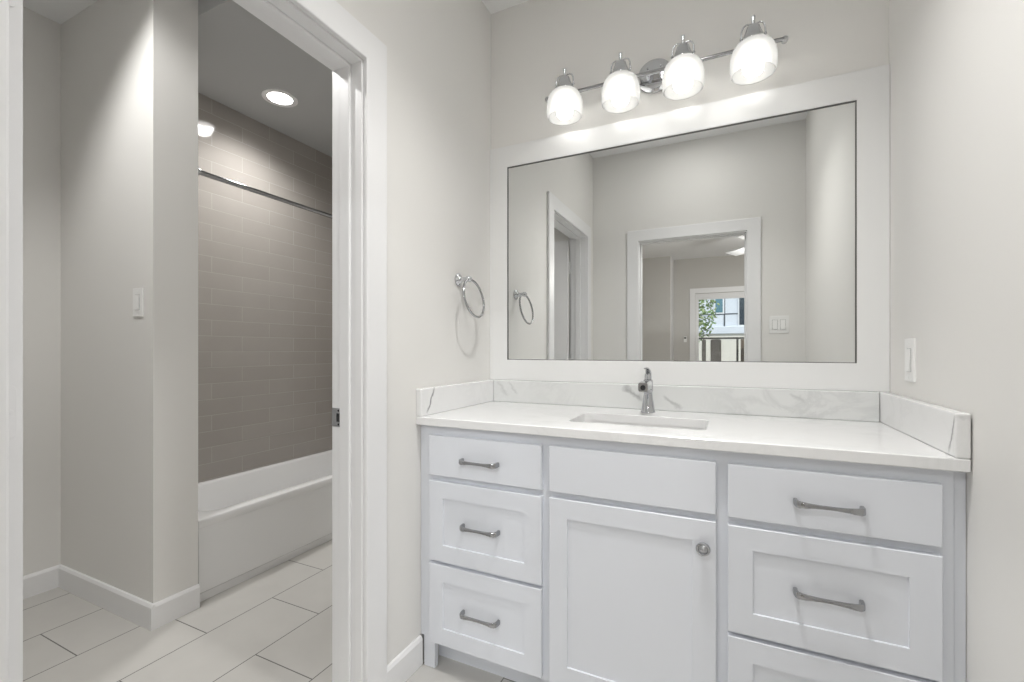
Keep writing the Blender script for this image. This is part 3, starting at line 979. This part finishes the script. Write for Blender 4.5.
struct('wall_bedroom_right', MB().box(BX1, BX1 + 0.12, BY - 0.15, YE2, 0, 2.90), M['bed_wall'], 'bedroom side wall out of the mirror view', 'wall')
struct('wall_closet', MB().box(BX0, -0.905, BY, -4.42, 0, 2.90), M['bed_wall'], 'projecting closet corner left of the glass door in the mirror', 'wall')

struct('trim_3', MB().box(-0.905, -0.893, BY, -4.42, 0, BATH_Z - 0.002), M['trim'], 'white painted end of the closet corner in the mirror', 'trim', bevel=0.001)  # white board puts the window's light into the closet side's colour
wi = thing('window_1', 'white framed sliding glass door to the balcony, seen in the mirror', 'window', ((WX0 + WX1) / 2, BY, 0), kind='structure')
w = 0.089
pts = [(WX0, 0), (WX0, WZ), (WX1, WZ), (WX1, 0), (WX1 + w, 0), (WX1 + w, WZ + w), (WX0 - w, WZ + w), (WX0 - w, 0)]
MB().prism(pts, 1, BY, BY + 0.018).build('casing', M['trim'], wi, bevel=0.003)
MB().box(WX0, WX1, BY - 0.10, BY - 0.03, WZ - 0.075, WZ).box(WX0, WX0 + 0.022, BY - 0.10, BY - 0.03, 0.03, WZ - 0.075).box(WX1 - 0.022, WX1, BY - 0.10, BY - 0.03, 0.03, WZ - 0.075).box(WX0, WX1, BY - 0.10, BY - 0.03, 0, 0.03).build('window_frame', M['trim'], wi)
mid = 0.43
for (a, b_, y) in ((WX0 + 0.022, mid + 0.03, BY - 0.055), (mid - 0.03, WX1 - 0.022, BY - 0.085)):
    s_ = MB()
    z0, z1, t = 0.03, WZ - 0.075, 0.032
    s_.box(a, a + t, y - 0.012, y + 0.012, z0, z1).box(b_ - t, b_, y - 0.012, y + 0.012, z0, z1).box(a + t, b_ - t, y - 0.012, y + 0.012, z0, z0 + 0.08).box(a + t, b_ - t, y - 0.012, y + 0.012, z1 - 0.03, z1)
    sa = s_.build('sash', M['trim'], wi)
    MB().box(a + t - 0.004, b_ - t + 0.004, y - 0.003, y + 0.003, z0 + 0.076, z1 - 0.03 + 0.004).build('pane', M['pane'], sa)

th_ = thing('thermostat', 'small white control unit on the bedroom wall left of the glass door', 'thermostat', (-0.695, BY, 1.36))
MB().box(-0.72, -0.67, BY, BY + 0.022, 1.30, 1.405).build('housing', M['plastic'], th_, bevel=0.004)
MB().box(-0.713, -0.677, BY + 0.0215, BY + 0.0235, 1.362, 1.392).build('display', M['bead'], th_)

# ceiling fan
FXC, FYC = 0.43, -2.53
fan = thing('ceiling_fan', 'pale bedroom ceiling fan, one blade showing in the mirror', 'ceiling fan', (FXC, FYC, BATH_Z))
M['fan'] = mat('fan_white', (0.78, 0.79, 0.80), 0.4)
T = Matrix.Translation((FXC, FYC, 0))
MB().lathe([(0.07, BATH_Z), (0.065, BATH_Z - 0.03), (0.02, BATH_Z - 0.05), (0.014, BATH_Z - 0.05), (0.014, 2.56), (0.05, 2.55), (0.105, 2.52), (0.11, 2.46), (0.09, 2.42), (0.0, 2.42)], T, 32).build('motor', M['nickel'], fan, smooth=True)
MB().lathe([(0.0, 2.30), (0.06, 2.31), (0.10, 2.345), (0.11, 2.385), (0.09, 2.418), (0, 2.418)], T, 32).build('light_bowl', M['shade'], fan, smooth=True)
for k in range(3):
    a = math.radians(233 + 120 * k)
    Rm = T @ Matrix.Rotation(a, 4, 'Z') @ Matrix.Translation((0, 0, 2.475)) @ Matrix.Rotation(math.radians(-11), 4, 'X')
    ol = [(0.17, -0.060), (0.30, -0.078), (0.655, -0.088), (0.662, -0.080), (0.662, 0.080), (0.655, 0.088), (0.30, 0.078), (0.17, 0.060)]
    mb = MB()
    mb.loft([[Rm @ Vector((p[0], p[1], -0.004)) for p in ol], [Rm @ Vector((p[0], p[1], 0.004)) for p in ol]], cap0=True, cap1=True)
    bl = mb.build('blade', M['fan'], fan)
    mb = MB()
    ol = [(0.07, -0.018), (0.15, -0.020), (0.22, -0.035), (0.22, 0.035), (0.15, 0.020), (0.07, 0.018)]
    mb.loft([[Rm @ Vector((p[0], p[1], -0.010)) for p in ol], [Rm @ Vector((p[0], p[1], -0.0045)) for p in ol]], cap0=True, cap1=True)
    mb.build('blade_bracket', M['nickel'], bl)

# ------------------------------------------------------------------ outdoors beyond the glass door
M['paving'] = mat('grey_paving', (0.42, 0.41, 0.39), 0.9)
M['panel'] = mat('pale_facade_panel', (0.70, 0.73, 0.77), 0.6)
M['joint'] = mat('facade_joint', (0.10, 0.11, 0.12), 0.7)
M['stone'] = mat('cream_stone', (0.70, 0.66, 0.58), 0.85, 0, 0.3, 0.6, 30)
M['dark_glass'] = mat('dark_window_glass', (0.03, 0.045, 0.06), 0.08)
M['dark_opening'] = mat('dark_brown_opening', (0.10, 0.085, 0.07), 0.6)
M['teal_glass'] = mat('teal_window_glass', (0.10, 0.22, 0.27), 0.1)
M['rail'] = mat('dark_railing_metal', (0.06, 0.055, 0.05), 0.5)
M['bark'] = mat('brown_bark', (0.16, 0.12, 0.09), 0.9)
M['leaf'] = mat('green_leaf', (0.16, 0.26, 0.07), 0.5)
M['leaf2'] = mat('pale_green_leaf', (0.33, 0.40, 0.16), 0.5)

struct('ground', MB().box(-12, 12, -30, BY - 0.15, -0.30, -0.05), M['paving'], 'paved ground outside the glass door', 'ground')

GY = -11.0      # face of the neighbouring building
bd = thing('building', 'pale panelled house with a cream stone base across from the balcony', 'building', (0.3, GY - 1.5, -0.05))
MB().box(-5.0, 6.0, GY - 3.0, GY, -0.05, 1.64).build('stone_base', M['stone'], bd)
MB().box(-5.0, 6.0, GY - 3.0, GY + 0.06, 1.64, 1.86).build('band_course', M['panel'], bd, bevel=0.02)
up = MB().box(-5.0, 6.0, GY - 3.0, GY - 0.05, 1.86, 6.0).build('upper_wall', M['panel'], bd)
jo = MB()
for z in (2.23, 3.9, 5.1):
    jo.box(-5.0, 6.0, GY - 0.06, GY - 0.045, z - 0.02, z + 0.02)
for x in (-3.6, -1.9, -0.105, 1.65, 3.3):
    jo.box(x - 0.022, x + 0.022, GY - 0.06, GY - 0.044, 1.86, 6.0)
jo.build('panel_joints', M['joint'], up)
for (xa, xb, za, zb_, mm) in ((-0.35, -0.15, 2.28, 3.4, 'teal_glass'), (0.29, 0.95, 1.90, 3.2, 'dark_glass')):
    wd = MB().box(xa - 0.04, xb + 0.04, GY - 0.06, GY - 0.015, za - 0.04, zb_ + 0.04).build('window', M['frame'], bd)
    MB().box(xa, xb, GY - 0.02, GY - 0.008, za, zb_).build('pane', M[mm], wd)
for (xa, xb) in ((-0.48, -0.19), (-0.72, -0.61)):
    ar = [(xa, 0.75), (xb, 0.75), (xb, 1.455), (xb - 0.03, 1.475), ((xa + xb) / 2, 1.48), (xa + 0.03, 1.475), (xa, 1.455)]
    MB().prism([(p[0], p[1]) for p in ar], 1, GY - 0.03, GY + 0.012).build('dark_opening', M['dark_opening'], bd)

rl = thing('railing', 'dark metal railing outside the glass door, seen in the mirror', 'railing', (0.4, -6.4, -0.05))
MB().box(-1.6, 3.2, -6.43, -6.37, 1.385, 1.42).build('top_rail', M['rail'], rl)
MB().box(-1.6, 3.2, -6.415, -6.385, 0.05, 0.08).build('bottom_rail', M['rail'], rl)
MB().box(0.225, 0.285, -6.44, -6.36, -0.05, 1.38).build('post', M['bark'], rl)
for x in (-1.58, 0.165, 1.75, 3.18):
    MB().box(x - 0.02, x + 0.02, -6.42, -6.38, -0.05, 1.385).build('post', M['rail'], rl)

rnd = random.Random(4)
tree = thing('tree', 'small leafy tree at the left of the glass door view', 'tree', (-1.15, -8.6, -0.05))
mb = MB()
mb.tube([(-1.15, -8.6, -0.05), (-1.12, -8.6, 0.9), (-1.05, -8.6, 1.7), (-0.95, -8.62, 2.6)], [0.06, 0.05, 0.04, 0.02], 10)
for k in range(9):
    z = 1.3 + 0.16 * k
    a = k * 2.4
    mb.tube([(-1.08, -8.6, z), (-1.05 + 0.3 * math.cos(a), -8.6 + 0.3 * math.sin(a), z + 0.25), (-1.03 + 0.62 * math.cos(a), -8.6 + 0.6 * math.sin(a), z + 0.42)], [0.016, 0.011, 0.004], 6)
mb.build('trunk', M['bark'], tree, smooth=True)
for nm, mm, cnt in (('leaves', 'leaf', 900), ('young_leaves', 'leaf2', 500)):
    bm = MB()
    for i in range(cnt):
        while True:
            p = Vector((rnd.uniform(-1, 1), rnd.uniform(-1, 1), rnd.uniform(-1, 1)))
            if p.length < 1:
                break
        c = Vector((-0.86 + 0.62 * p.x, -8.6 + 0.6 * p.y, 2.25 + 0.95 * p.z))
        a = Vector((rnd.uniform(-1, 1), rnd.uniform(-1, 1), rnd.uniform(-1, 0.5))).normalized()
        b_ = a.cross(Vector((rnd.uniform(-1, 1), rnd.uniform(-1, 1), rnd.uniform(-1, 1)))).normalized()
        ln, wd_ = rnd.uniform(0.07, 0.12), rnd.uniform(0.018, 0.032)
        v = [bm.bm.verts.new(q) for q in (c, c + a * ln * 0.5 + b_ * wd_, c + a * ln, c + a * ln * 0.5 - b_ * wd_)]
        bm.bm.faces.new(v)
    lf = bm.build(nm, M[mm], tree)
    lf['kind'] = 'stuff'
